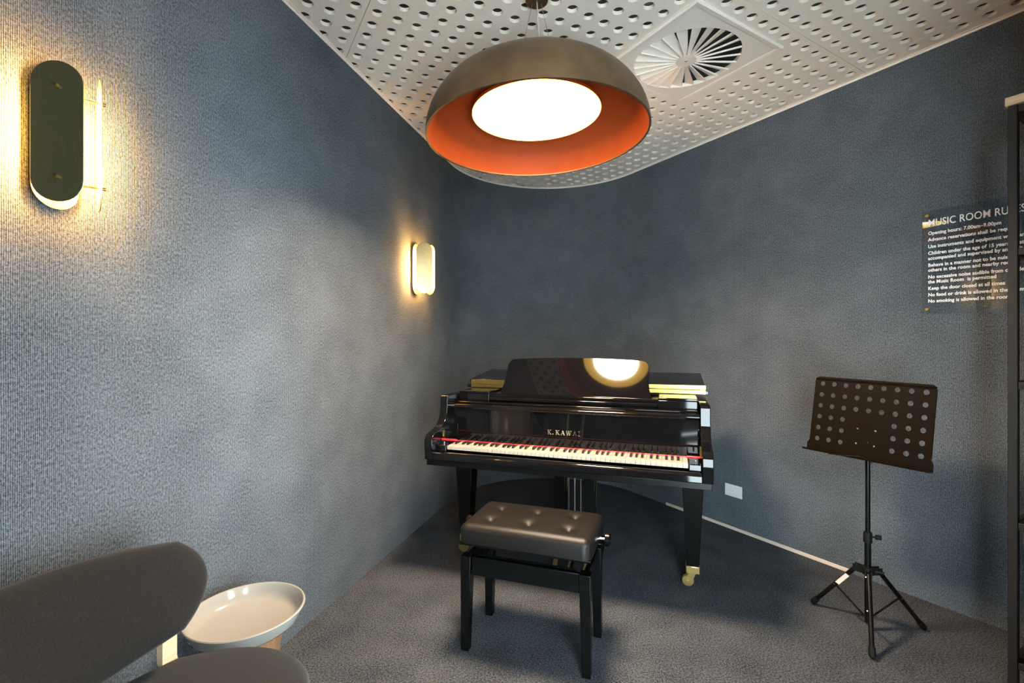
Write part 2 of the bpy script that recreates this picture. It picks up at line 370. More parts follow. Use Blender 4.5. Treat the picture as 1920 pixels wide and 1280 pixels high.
def panel(u0, u1, v0, v1):
    bm = bmn(); g = 0.0014; u0 += g; u1 -= g; v0 += g; v1 -= g; N = 13
    pu = (u1-u0)/N; pv = (v1-v0)/N
    vc = {}
    def V(u, v, z):
        key = (round(u, 5), round(v, 5), z)
        if key not in vc:
            p = grid(u, v); vc[key] = bm.verts.new((p.x, p.y, z))
        return vc[key]
    def sq(t):
        c, s = math.cos(t), math.sin(t); m_ = max(abs(c), abs(s)); return c/m_, s/m_
    for i in range(N):
        for j in range(N):
            cu = u0+pu*(i+.5); cv = v0+pv*(j+.5); hu = pu/2; hv = pv/2
            c = grid(cu, cv)
            if DU[0]-0.09 < cu < DU[1]+0.09 and DV[0]-0.09 < cv < DV[1]+0.09:
                inside = DU[0]-0.028 < cu < DU[1]+0.028 and DV[0]-0.028 < cv < DV[1]+0.028
                if inside:
                    if DU[0]+hu < cu < DU[1]-hu and DV[0]+hv < cv < DV[1]-hv: continue
                    bm.faces.new((V(cu-hu, cv-hv, H), V(cu-hu, cv+hv, H), V(cu+hu, cv+hv, H), V(cu+hu, cv-hv, H))); continue
            if min((c-p).dot(n_) for p, n_ in planes) < -0.07: continue
            ring = [(cu+HR*math.cos(2*PI*k/SEG), cv+HR*math.sin(2*PI*k/SEG)) for k in range(SEG)]
            bnd = [(cu+hu*sq(2*PI*k/SEG)[0], cv+hv*sq(2*PI*k/SEG)[1]) for k in range(SEG)]
            for k in range(SEG):
                q = (k+1) % SEG
                bm.faces.new((V(*ring[k], H), V(*bnd[k], H), V(*bnd[q], H), V(*ring[q], H)))
                bm.faces.new((V(*ring[k], H), V(*ring[q], H), V(*ring[q], H+HT), V(*ring[k], H+HT)))
    # edges turned up
    for (a, b, c, d) in ((u0, v0, u1, v0), (u1, v0, u1, v1), (u1, v1, u0, v1), (u0, v1, u0, v0)):
        bm.faces.new([bm.verts.new((grid(x, y).x, grid(x, y).y, z)) for x, y, z in ((a, b, H), (c, d, H), (c, d, H+HT), (a, b, H+HT))])
    bm.verts.ensure_lookup_table()
    for p, n_ in planes:
        if not bm.verts: break
        if min((Vector((v.co.x, v.co.y))-p).dot(n_) for v in bm.verts) < 0:
            bmesh.ops.bisect_plane(bm, geom=bm.verts[:]+bm.edges[:]+bm.faces[:], dist=1e-6, plane_co=(p.x, p.y, 0), plane_no=(n_.x, n_.y, 0), clear_inner=True)
    if len(bm.faces) < 4: bm.free(); return
    for f in bm.faces: f.smooth = False
    me = bpy.data.meshes.new('ceiling_panel'); bm.normal_update()
    for f in bm.faces:
        if f.normal.z > 0.5: f.normal_flip()
    bm.to_mesh(me); bm.free(); me.materials.append(M['panel'])
    o = bpy.data.objects.new('ceiling_panel', me); C.objects.link(o); o.parent = ceil
for i in range(len(US)-1):
    for j in range(len(VS)-1):
        cs = [grid(u, v) for u in (US[i], US[i+1], (US[i]+US[i+1])/2) for v in (VS[j], VS[j+1], (VS[j]+VS[j+1])/2)]
        if all(min((c-p).dot(n_) for p, n_ in planes) < -0.9 for c in cs): continue
        if max(c.y for c in cs) < YB: continue
        panel(US[i], US[i+1], VS[j], VS[j+1])
# shadow-line angle round the ceiling edge
def edge_trim(name, pts, label):
    bm = bmn(); n = len(pts); rows = []
    for i in range(n):
        d = (pts[min(i+1, n-1)]-pts[max(i-1, 0)]).normalized(); q = Vector((-d.y, d.x))
        p = pts[i]
        rows.append([bm.verts.new((p.x+q.x*a, p.y+q.y*a, z)) for a, z in ((0.001, H-0.012), (0.004, H-0.012), (0.004, H-0.002), (0.016, H-0.002), (0.016, H+0.0), (0.001, H+0.0))])
    for i in range(n-1):
        for k in range(6): bm.faces.new((rows[i][k], rows[i+1][k], rows[i+1][(k+1) % 6], rows[i][(k+1) % 6]))
    struct(obj(name, bm, 'whitemetal', smooth=False), label)
edge_trim('trim_1', [BR+RN*0.0, TR], 'pale metal angle along the ceiling edge of the right wall')
edge_trim('trim_2', ARC, 'pale metal angle round the ceiling edge of the curved corner')
edge_trim('trim_3', [TL, BL], 'pale metal angle along the ceiling edge of the left wall')
# pale strip at the foot of the right wall, ends by the music stand
sA, sB = right_at(1250), right_at(1598)
bm = bmn()
for (n0, n1, z0, z1) in ((0.0005, 0.010, 0.0, 0.020),):
    q = [right(sA, n0), right(sB, n0), right(sB, n1), right(sA, n1)]
    prism(bm, [(p.x, p.y) for p in q], 'z', z0, z1)
struct(obj('trim_4', bm, 'strip', bevel=0.002), 'pale timber strip along the foot of the right wall')

# ------------------------------------------------------------------ square swirl air diffuser
du = (DU[0]+DU[1])/2; dv = (DV[0]+DV[1])/2; p = grid(du, dv)
dif = thing('air_diffuser', 'square white ceiling air diffuser with a round swirl of radial blades', 'air vent', (p.x, p.y, H), math.atan2(D1.y, D1.x))
HU = (DU[1]-DU[0])/2; HV = (DV[1]-DV[0])/2; SR = 0.258
def ring_plate(bm, hu, hv, r, z, zr):
    N = 64; a = []; b = []; c = []
    for k in range(N):
        t = 2*PI*k/N; m_ = max(abs(math.cos(t)), abs(math.sin(t)))
        b.append(bm.verts.new((hu*math.cos(t)/m_, hv*math.sin(t)/m_, z))); a.append(bm.verts.new((r*math.cos(t), r*math.sin(t), z)))
        c.append(bm.verts.new((r*math.cos(t), r*math.sin(t), zr)))
    for k in range(N):
        q = (k+1) % N
        bm.faces.new((a[k], a[q], b[q], b[k])); bm.faces.new((a[k], c[k], c[q], a[q]))
bm = bmn(); ring_plate(bm, 0.288, 0.288, SR, -0.006, 0.055); obj('face_plate', bm, 'whitemetal', dif, smooth=False)
bm = bmn()
prof = [(0.292, -0.004), (0.292, -0.010), (HU-0.004, -0.012), (HU, -0.008), (HU, -0.001), (0.292, -0.001)]
rows = []
for sx, sy in ((1, 1), (-1, 1), (-1, -1), (1, -1)):
    rows.append([bm.verts.new((sx*r, sy*(r+(HV-HU)*(r-0.29)/(HU-0.29)), z)) for r, z in prof])
for i in range(4):
    for k in range(6): bm.faces.new((rows[i][k], rows[(i+1) % 4][k], rows[(i+1) % 4][(k+1) % 6], rows[i][(k+1) % 6]))
obj('border_frame', bm, 'whitemetal', dif, smooth=False)
bm = bmn(); lathe(bm, [(0.0, -0.0075), (0.045, -0.0075), (0.054, -0.005), (0.054, 0.02), (0.0, 0.02)], 40); hub = obj('hub', bm, 'whitemetal', dif)
bm = bmn(); lathe(bm, [(0, -0.0095), (0.005, -0.009), (0.006, -0.007)], 12); obj('screw', bm, 'chrome', hub)
bm = bmn(); lathe(bm, [(0, 0.0165), (SR+0.004, 0.0165)], 40); obj('duct_void', bm, 'void', dif)
NB = 24
bm = bmn()
# each blade: a thin sheet hinged on its radial edge and tilted up into the duct
r0, r1 = 0.05, SR-0.002; w0, w1 = 0.018, 0.052; tl = math.radians(20)
pts = []
for r, wd in ((r0, w0), (r1, w1)):
    pts.append((r, 0.0, -0.0055)); pts.append((r, wd*math.cos(tl), -0.0055+wd*math.sin(tl)))
A = [bm.verts.new(q) for q in pts]; B = [bm.verts.new((q[0], q[1]-0.0006, q[2]+0.0016)) for q in pts]
for f in ((0, 2, 3, 1), (4, 5, 7, 6), (0, 4, 6, 2), (1, 3, 7, 5), (0, 1, 5, 4), (2, 6, 7, 3)): bm.faces.new([(A+B)[i] for i in f])
box(bm, r0, r1, -0.0012, 0.0008, -0.0125, -0.0050)
first = obj('blade', bm, 'whitemetal', dif, smooth=False)
for k in range(1, NB):
    c = copy_obj(first, dif); c.rotation_euler = (0, 0, 2*PI*k/NB)

# ------------------------------------------------------------------ dome pendant
PX, PY, PZ = 0.104, 2.0, 2.122
pen = thing('pendant_lamp', 'large dark bronze dome pendant lamp with glowing disc and copper inside', 'pendant lamp', (PX, PY, PZ))
tilt = Matrix.Rotation(math.radians(1.6), 4, 'Y').inverted()
R_ = 0.459
outer = [(0.0, 0.262), (0.13, 0.261), (0.20, 0.254), (0.265, 0.240), (0.325, 0.214), (0.375, 0.178), (0.413, 0.135), (0.440, 0.088), (0.455, 0.040), (R_, 0.0)]
oc = [(q.x, q.y) for q in catmull([(a, b) for a, b in outer], 4)]
inner = [(R_-0.007, 0.001), (0.440, 0.042), (0.420, 0.088), (0.390, 0.122), (0.350, 0.148), (0.305, 0.162), (0.0, 0.166)]
ic = [(q.x, q.y) for q in catmull(inner[:-1], 4)] + [inner[-1]]
TM = Matrix.Rotation(math.radians(-1.6), 4, 'Y')
def T4(o): o.matrix_local = TM; return o
bm = bmn(); lathe(bm, [(max(r, 0), z) for r, z in oc], 128); T4(obj('dome', bm, 'bronze', pen, angle=60))
bm = bmn(); lathe(bm, ic, 128); T4(obj('inner_reflector', bm, 'copper', pen, angle=60))
bm = bmn(); lathe(bm, [(R_+0.0008, 0.004), (R_+0.0008, -0.002), (R_-0.0075, -0.002), (R_-0.0075, 0.004)], 128, closed=True); T4(obj('rim', bm, 'bronze', pen))
bm = bmn(); lathe(bm, [(0.0, 0.0), (0.267, 0.0)], 96)
o = obj('diffuser_disc', bm, 'opal', pen); o.matrix_local = TM @ Matrix.Translation((0, 0, 0.0985))
ar = bpy.data.lights.new('lamp_beam', 'AREA'); ar.shape = 'DISK'; ar.size = 0.36; ar.energy = PENDANT_W; ar.color = (1.0, 0.765, 0.54); ar.spread = math.radians(150)
lo_ = bpy.data.objects.new('lamp_beam', ar); C.objects.link(lo_); lo_.parent = pen; lo_.matrix_local = TM @ Matrix.Translation((0, 0, 0.0970))
bm = bmn(); lathe(bm, [(0.2672, 0.0983), (0.270, 0.0983), (0.270, 0.108), (0.20, 0.125), (0.20, 0.165), (0.0, 0.165), (0.0, 0.112), (0.2672, 0.108), (0.2672, 0.0983)], 64); T4(obj('lamp_tray', bm, 'copper', pen))
cz = H-PZ
bm = bmn(); lathe(bm, [(0, cz-0.013), (0.042, cz-0.013), (0.046, cz-0.010), (0.046, cz-0.001), (0, cz-0.001)], 40); can = obj('ceiling_canopy', bm, 'bronze', pen)
bm = bmn(); lathe(bm, [(0.0465, cz-0.010), (0.0485, cz-0.006), (0.0485, cz-0.001), (0.0465, cz-0.001)], 40, closed=True); obj('canopy_rim', bm, 'copperrim', can)
for k in range(3):
    t = 2*PI*k/3 + 0.5
    bm = bmn(); tube(bm, [(0.022*math.cos(t), 0.022*math.sin(t), cz-0.013), (0.11*math.cos(t), 0.11*math.sin(t), 0.258)], 0.0012, 6); obj('suspension_wire', bm, 'wire', pen)
bm = bmn(); pts = catmull([(0.0, 0, cz-0.013), (0.006, 0.0, cz-0.12), (0.012, 0, cz-0.2), (0.008, 0, 0.26)], 6); tube(bm, pts, 0.0030, 8); obj('power_cord', bm, 'cord', pen)

# ------------------------------------------------------------------ sconces on the left wall
def pill_pts(w_, h_, n=14):
    r = w_/2; pts = []
    for k in range(n+1): pts.append((r*math.cos(PI*k/n), h_/2-r+r*math.sin(PI*k/n)))
    for k in range(n+1): pts.append((-r*math.cos(PI*k/n), -(h_/2-r)-r*math.sin(PI*k/n)))
    return pts
def sconce(t0, zc, label):
    O = left(t0, 0.067)
    s = thing('wall_sconce', label, 'wall lamp', (O.x, O.y, zc), math.atan2(LD.y, LD.x), 'triangular brass wall lamps')
    # local x = along wall, local -y = into the room (LN is -90 deg from LD)
    d = 0.0532; hgt = 0.334
    for nm, ang in (('side_plate', 210), ('side_plate', -30), ('back_plate', 90)):
        a = math.radians(ang); nx, ny = math.cos(a), math.sin(a)       # outward normal in local plan
        bm = bmn(); prism(bm, pill_pts(0.104, hgt), 'y', -0.0015, 0.0015)
        o = obj(nm, bm, 'brushed' if ang == 210 else 'brushedlit', s, bevel=0.0006, seg=1)
        o.matrix_local = Matrix.Translation((nx*d, ny*d, 0)) @ Matrix.Rotation(a-PI/2, 4, 'Z')
        for zz in (-0.108, 0.108):
            bm = bmn(); tube(bm, [(nx*0.012, ny*0.012, zz), (nx*(d+0.012), ny*(d+0.012), zz)], 0.0028, 10); rod = obj('rod', bm, 'brass', s)
            bm = bmn(); tube(bm, [(nx*(d+0.0015), ny*(d+0.0015), zz), (nx*(d+0.012), ny*(d+0.012), zz)], 0.0042, 14); obj('bolt_head', bm, 'brass', rod)
    bm = bmn(); lathe(bm, [(0, -0.105), (0.012, -0.103), (0.014, -0.095), (0.014, 0.095), (0.012, 0.103), (0, 0.105)], 20); obj('light_tube', bm, 'tube', s)
    for zz, sg in ((0.105, 1), (-0.105, -1)):
        bm = bmn(); lathe(bm, [(0, zz), (0.0155, zz), (0.0155, zz+sg*0.014), (0, zz+sg*0.015)], 20); obj('end_cap', bm, 'brass', s)
    bm = bmn(); box(bm, -0.010, 0.010, 0.03, 0.0665, -0.012, 0.012); obj('wall_bracket', bm, 'brass', s, bevel=0.001)
    return s
sconce(-1.2334, 1.769, 'brass pill shaped wall lamp nearest the camera, high on the left wall')
sconce(0.825, 1.752, 'small looking brass wall lamp on the left wall close to the piano')

# ------------------------------------------------------------------ grand piano
PA = math.radians(-18.5)
pia = thing('grand_piano', 'polished black grand piano with open keyboard in the rounded corner', 'piano', (0.2242, 2.3388, 0), PA)
out2 = [(-0.70, 0.30), (-0.70, 0.6), (-0.70, 1.12), (-0.675, 1.30), (-0.58, 1.42), (-0.40, 1.465), (-0.22, 1.44), (-0.09, 1.35), (0.0, 1.22), (0.09, 1.09), (0.21, 0.985), (0.38, 0.905), (0.54, 0.82), (0.65, 0.69), (0.695, 0.54), (0.70, 0.42), (0.70, 0.30)]
oc2 = [(q.x, q.y) for q in catmull(out2, 5)]
bm = bmn(); prism(bm, oc2[::-1], 'z', 0.665, 0.968); obj('case', bm, 'lacquer', pia, bevel=0.004)
bm = bmn(); prism(bm, [(x*0.97, 0.02+y*0.97) for x, y in oc2][::-1], 'z', 0.625, 0.664); obj('bottom_frame', bm, 'satin', pia)
# arms
ap = [(0.305, 0.968), (0.135, 0.968), (0.126, 0.962), (0.122, 0.945), (0.120, 0.90), (0.110, 0.862), (0.088, 0.83), (0.05, 0.806), (0.0, 0.792), (-0.035, 0.784), (-0.055, 0.765), (-0.062, 0.735), (-0.060, 0.70), (-0.056, 0.652), (0.305, 0.652)]
ap2 = [ap[0], ap[1]] + [(q.x, q.y) for q in catmull(ap[2:14], 4)] + [ap[14]]
for sgn in (-1, 1):
    bm = bmn(); prism(bm, ap2, 'x', sgn*0.70, sgn*0.655); obj('arm', bm, 'lacquer', pia, bevel=0.003)
# key bed and slip
bm = bmn(); box(bm, -0.695, 0.695, -0.045, 0.33, 0.622, 0.651); obj('key_bed', bm, 'satin', pia, bevel=0.002)
ks = [(-0.048, 0.6515), (-0.046, 0.675), (-0.040, 0.686), (-0.034, 0.690), (-0.026, 0.692), (-0.016, 0.690), (-0.012, 0.685), (-0.012, 0.6515)]
bm = bmn(); prism(bm, ks, 'x', -0.6545, 0.6545); obj('key_slip', bm, 'lacquer', pia, bevel=0.002)
for sgn in (-1, 1):
    bm = bmn(); x0, x1 = sorted((sgn*0.6005, sgn*0.6545)); box(bm, x0, x1, -0.010, 0.152, 0.6515, 0.722); cb = obj('cheek_block', bm, 'lacquer', pia, bevel=0.004)
    bm = bmn(); lathe(bm, [(0, 0.7325), (0.004, 0.732), (0.004, 0.722)], 12, (sgn*0.632, 0.035)); obj('pin', bm, 'chrome', cb)
    bm = bmn(); x0, x1 = sorted((sgn*0.651, sgn*0.6548)); box(bm, x0, x1, 0.072, 0.084, 0.733, 0.785); obj('latch_plate', bm, 'brass', cb)
# keys
KW = 1.197/52; X0 = -1.197/2
bm = bmn(); box(bm, 0.0004, KW-0.0004, 0.0, 0.158, 0.700, 0.7196); wk = obj('white_key', bm, 'ivory', pia, bevel=0.0008, seg=1)
for i in range(52):
    k = wk if i == 0 else copy_obj(wk, pia)
    k.location = (X0+i*KW, 0, 0)
bm = bmn()
v = [bm.verts.new(q) for q in ((-0.0055, 0.049, 0.7197), (0.0055, 0.049, 0.7197), (0.0055, 0.157, 0.7197), (-0.0055, 0.157, 0.7197), (-0.0042, 0.056, 0.7317), (0.0042, 0.056, 0.7317), (0.0042, 0.157, 0.7317), (-0.0042, 0.157, 0.7317))]
for f in ((0,3,2,1),(4,5,6,7),(0,1,5,4),(1,2,6,5),(2,3,7,6),(3,0,4,7)): bm.faces.new([v[i] for i in f])
bk = obj('black_key', bm, 'ebony', pia, bevel=0.0008, seg=1); used = False
for i in range(51):
    L_ = 'ABCDEFG'[i % 7]
    if L_ in 'ACDFG':
        k = copy_obj(bk, pia) if used else bk; used = True
        off = {'C': -0.0022, 'D': 0.0022, 'F': -0.003, 'G': 0.0, 'A': 0.003}[L_]
        k.location = (X0+(i+1)*KW+off, 0, 0)
# red cord stretched over the keys
bm = bmn(); tube(bm, [(-0.652, 0.050, 0.7405), (0.652, 0.050, 0.7405)], 0.0018, 8); rc = obj('red_cord', bm, 'red', pia)
for a, b in ((-0.652, -0.560), (0.590, 0.652)):
    bm = bmn(); tube(bm, [(a, 0.050, 0.7405), (a+(b-a)*0.05, 0.050, 0.7405), (a+(b-a)*0.9, 0.050, 0.7405), (b, 0.050, 0.7405)] if a < 0 else [(a, 0.050, 0.7405), (a+0.006, 0.05, 0.7405), (b, 0.050, 0.7405)], 0.0058, 12, radii=[0.0058, 0.0058, 0.0058, 0.002] if a < 0 else [0.002, 0.0058, 0.0058]); obj('red_sleeve', bm, 'red', rc)
# fallboard with rolled top edge, name
fbp = [(0.161, 0.722), (0.161, 0.893)] + [(0.176+0.024*math.cos(t), 0.906+0.015*math.sin(t)) for t in [PI*1.28-0.19*k for k in range(0, 20)]] + [(0.204, 0.890), (0.204, 0.722)]
bm = bmn(); prism(bm, fbp, 'x', -0.6535, 0.6535); fb = obj('fallboard', bm, 'lacquer', pia)
def serif_letters(parent):
    Hh = 0.0235; T = 0.0042; t = 0.0018; S = 0.0016; y = 0.1605
    # glyph strokes as polygons in (x, z), unit height 1 scaled below
    def stroke(bm, x0, z0, x1, z1, w_):
        prism(bm, [(x0-w_/2, z0), (x0+w_/2, z0), (x1+w_/2, z1), (x1-w_/2, z1)], 'y', y, y+0.006)
    def ser(bm, x, z, w_): box(bm, x-w_/2, x+w_/2, y, y+0.006, z-S/2, z+S/2)
    def K(bm, x):
        stroke(bm, x+0.005, 0, x+0.005, Hh, T); ser(bm, x+0.005, S/2, 0.010); ser(bm, x+0.005, Hh-S/2, 0.010)
        stroke(bm, x+0.0075, 0.010, x+0.0175, Hh, t); ser(bm, x+0.0175, Hh-S/2, 0.008)
        stroke(bm, x+0.019, 0, x+0.0095, 0.0135, T); ser(bm, x+0.0192, S/2, 0.009); return 0.0225
    def dot(bm, x): lathe_pts = [(x+0.003+0.0024*math.cos(2*PI*k/10), 0.0024+0.0024*math.sin(2*PI*k/10)) for k in range(10)]; prism(bm, lathe_pts, 'y', y, y+0.006); return 0.011
    def A(bm, x):
        stroke(bm, x+0.003, 0, x+0.0115, Hh, t); stroke(bm, x+0.019, 0, x+0.0108, Hh, T); ser(bm, x+0.003, S/2, 0.008); ser(bm, x+0.0192, S/2, 0.009)
        box(bm, x+0.006, x+0.0165, y, y+0.006, 0.007, 0.0085); return 0.0225
    def W(bm, x):
        stroke(bm, x+0.0085, 0, x+0.003, Hh, T); stroke(bm, x+0.0095, 0, x+0.0145, Hh, t); stroke(bm, x+0.0195, 0, x+0.0140, Hh, T); stroke(bm, x+0.0205, 0, x+0.0265, Hh, t)
        ser(bm, x+0.003, Hh-S/2, 0.009); ser(bm, x+0.0140, Hh-S/2, 0.008); ser(bm, x+0.0265, Hh-S/2, 0.007); return 0.0305
    def I(bm, x):
        stroke(bm, x+0.005, 0, x+0.005, Hh, T); ser(bm, x+0.005, S/2, 0.010); ser(bm, x+0.005, Hh-S/2, 0.010); return 0.010
    x = -0.094
    for g in (K, dot, K, A, W, A, I):
        bm = bmn(); adv = g(bm, x) + 0.0052
        mtx = Matrix.Translation((0, 0.0008, 0.784)) @ Matrix.Rotation(-math.radians(2.7), 4, 'X') 
        o = obj('name_letter', bm, 'gold', parent, smooth=False); o.matrix_local = Matrix.Translation((0, 0.0005, 0.782)) @ Matrix.Translation((0, 0.1605, 0)) @ Matrix.Translation((0, -0.1605, 0)); x += adv
serif_letters(fb)
# rails between the arms and the music shelf
bm = bmn(); box(bm, -0.654, 0.654, 0.206, 0.245, 0.885, 0.930); obj('front_rail', bm, 'lacquer', pia, bevel=0.006, seg=3)
bm = bmn(); box(bm, -0.654, 0.654, 0.30, 0.49, 0.9685, 0.9705); obj('tuning_cover', bm, 'satin', pia)
bm = bmn(); box(bm, -0.46, 0.46, 0.262, 0.318, 0.932, 0.952); obj('desk_base_rail', bm, 'lacquer', pia, bevel=0.004)
bm = bmn(); box(bm, -0.45, 0.45, 0.270, 0.299, 0.885, 0.931); obj('desk_carrier', bm, 'satin', pia)
for sgn in (-1, 1):
    x0, x1 = sorted((sgn*0.462, sgn*0.650)); bm = bmn(); box(bm, x0, x1, 0.262, 0.46, 0.9708, 0.9838); obj('desk_slide', bm, 'lacquer', pia, bevel=0.003)
    x0, x1 = sorted((sgn*0.462, sgn*0.650)); bm = bmn(); box(bm, x0, x1, 0.262, 0.299, 0.9, 0.9706); obj('slide_block', bm, 'lacquer', pia, bevel=0.003)
# music desk: leaning board with arched top and waisted sides
DT = math.radians(28)
dz = 0.248
def desk_outline():
    rgt = [(0.434, 0.0), (0.424, 0.03), (0.414, 0.075), (0.409, 0.13), (0.409, 0.18), (0.405, 0.208), (0.392, 0.227), (0.36, 0.236)]
    top = [(0.24, 0.243), (0.12, 0.2465), (0.0, 0.248)]
    r = [(q.x, q.y) for q in catmull(rgt+top, 4)]
    return r + [(-x, z) for x, z in r[-2::-1]]
bm = bmn(); prism(bm, desk_outline(), 'y', 0.0, 0.014)
o = obj('music_desk', bm, 'lacquer', pia, bevel=0.002); o.matrix_local = Matrix.Translation((0, 0.320, 0.958)) @ Matrix.Rotation(math.radians(-2.6), 4, 'Z') @ Matrix.Rotation(-DT, 4, 'X')
for x in (-0.33, -0.02, 0.30):
    bm = bmn(); box(bm, x-0.022, x+0.022, 0.306, 0.322, 0.9522, 0.9565); obj('desk_hinge', bm, 'brass', pia)
# lid and folded front flap with brass hinge
HY = 0.470
lid = [(x*1.012, y*1.008) for x, y in oc2 if y > HY+0.03]
lid = [(-0.690, HY)] + lid + [(0.715, HY)]
bm = bmn(); prism(bm, lid[::-1], 'z', 0.9845, 1.0045); ld = obj('lid', bm, 'lacquer', pia, bevel=0.003)
bm = bmn(); box(bm, -0.672, 0.696, 0.0, 0.385, 0.0, 0.019); fl = obj('folded_lid_flap', bm, 'lacquer', pia, bevel=0.003)
fl.matrix_local = Matrix.Translation((0, HY, 1.0165)) @ Matrix.Rotation(math.radians(6.2), 4, 'X')
bm = bmn(); box(bm, -0.662, 0.70, HY-0.003, HY-0.0006, 0.987, 1.009); box(bm, -0.662, 0.70, HY-0.003, HY-0.0006, 1.0112, 1.0335); tube(bm, [(-0.662, HY-0.003, 1.010), (0.70, HY-0.003, 1.010)], 0.0025, 8); hg = obj('lid_hinge', bm, 'brass', pia)
bm = bmn()
sc0 = None
for k in range(15):
    x = -0.645+0.095*k
    for z in (0.997, 1.023):
        if sc0 is None:
            bm = bmn(); tube(bm, [(0, -0.0045, 0), (0, -0.003, 0)], 0.003, 8); sc0 = obj('hinge_screw', bm, 'wire', hg); s_ = sc0
        else: s_ = copy_obj(sc0, hg)
        s_.location = (x, HY, z)
# legs with brass socket and caster
def piano_leg(x, y, rot=0.4):
    bm = bmn(); taper(bm, x, y, 0.115, 0.625, 0.031, 0.031, 0.056, 0.056); lg = obj('leg', bm, 'satin', pia, bevel=0.003)
    bm = bmn(); box(bm, x-0.033, x+0.033, y-0.033, y+0.033, 0.078, 0.1155); obj('brass_socket', bm, 'brasscaster', lg, bevel=0.003)
    bm = bmn()
    for s_ in (-1, 1):
        prism(bm, [(x-0.012, 0.078), (x+0.018, 0.078), (x+0.006, 0.050), (x-0.024, 0.022), (x-0.036, 0.030), (x-0.030, 0.052)], 'y', y+s_*0.012, y+s_*0.017)
    tube(bm, [(x-0.022, y-0.02, 0.030), (x-0.022, y+0.02, 0.030)], 0.005, 10)
    obj('caster_fork', bm, 'brasscaster', lg)
    bm = bmn(); pr = [(0.027, -0.010), (0.030, -0.007), (0.030, 0.007), (0.027, 0.010), (0.008, 0.011), (0.008, -0.011)]
    n = 24
    rr = [[bm.verts.new((x-0.022+r*math.cos(2*PI*k/n), y+w_, 0.030+r*math.sin(2*PI*k/n))) for k in range(n)] for r, w_ in pr]
    for i in range(len(rr)):
        for k in range(n): bm.faces.new((rr[i][k], rr[i][(k+1) % n], rr[(i+1) % len(rr)][(k+1) % n], rr[(i+1) % len(rr)][k]))
    obj('caster_wheel', bm, 'brasscaster', lg)
piano_leg(0.630, 0.365); piano_leg(-0.645, 0.365); piano_leg(-0.27, 1.28)
# pedal lyre
ly = 0.44
bm = bmn(); box(bm, -0.13, 0.13, ly-0.05, ly+0.05, 0.600, 0.624); lyr = obj('lyre_top', bm, 'satin', pia, bevel=0.003)
for x in (-0.085, 0.085):
    bm = bmn(); box(bm, x-0.032, x+0.032, ly-0.025, ly+0.025, 0.15, 0.60); obj('lyre_post', bm, 'satin', pia, bevel=0.003)
bm = bmn(); box(bm, -0.16, 0.16, ly-0.06, ly+0.06, 0.07, 0.15); obj('pedal_box', bm, 'satin', pia, bevel=0.004)
for x in (-0.035, 0.0, 0.035):
    bm = bmn(); tube(bm, [(x, ly-0.01, 0.15), (x, ly-0.01, 0.60)], 0.0028 if x == 0 else 0.0016, 8); obj('pedal_rod', bm, 'wire', pia)
for x in (-0.085, 0.0, 0.085):
    bm = bmn()
    pr = [(ly-0.05, 0.020), (ly-0.10, 0.022), (ly-0.135, 0.023), (ly-0.150, 0.017)]
    tube(bm, [(x, ly-0.055, 0.082), (x, ly-0.10, 0.070), (x, ly-0.125, 0.052), (x, ly-0.150, 0.038), (x, ly-0.165, 0.035)], 0.012, 14, radii=[0.009, 0.010, 0.0125, 0.0135, 0.007]); obj('pedal', bm, 'brasscaster', pia)
for x in (-0.10, 0.10):
    bm = bmn(); tube(bm, [(x, ly+0.05, 0.11), (x*0.8, ly+0.33, 0.63)], 0.006, 8); obj('lyre_brace', bm, 'brass', pia)

# ------------------------------------------------------------------ piano bench
BA = math.radians(-19.1)
ben = thing('piano_bench', 'black adjustable piano bench with buttoned leather seat', 'bench', (0.0904, 2.024, 0), BA)
ben_l = ben
bx, by = 0.268, 0.150
for sx in (-1, 1):
    for sy in (-1, 1):
        bm = bmn(); taper(bm, sx*(bx-0.022), sy*(by-0.022), 0.0, 0.388, 0.0165, 0.0165, 0.0225, 0.0225, sx*0.005, sy*0.005); obj('leg', bm, 'satin', ben, bevel=0.002)
for sy in (-1, 1):
    bm = bmn(); box(bm, -(bx-0.045), bx-0.045, sy*(by-0.022)-0.011, sy*(by-0.022)+0.011, 0.312, 0.386); obj('apron', bm, 'satin', ben, bevel=0.002)
for sx in (-1, 1):
    bm = bmn(); box(bm, sx*(bx-0.022)-0.011, sx*(bx-0.022)+0.011, -(by-0.045), by-0.045, 0.312, 0.386); obj('apron', bm, 'satin', ben, bevel=0.002)
# scissor mechanism
for sx in (-1, 1):
    x = sx*0.19
    for a, b in ((-0.10, 0.10), (0.10, -0.10)):
        bm = bmn(); q0 = Vector((x+(0.006 if a > 0 else -0.006), a, 0.380)); q1 = Vector((x+(0.006 if a > 0 else -0.006), b, 0.440))
        tube(bm, [q0, q1], 0.009, 6); obj('scissor_arm', bm, 'satin', ben)
for y in (-0.10, 0.10):
    bm = bmn(); tube(bm, [(-0.205, y, 0.380), (0.205, y, 0.380)], 0.006, 8); obj('cross_bar', bm, 'satin', ben)
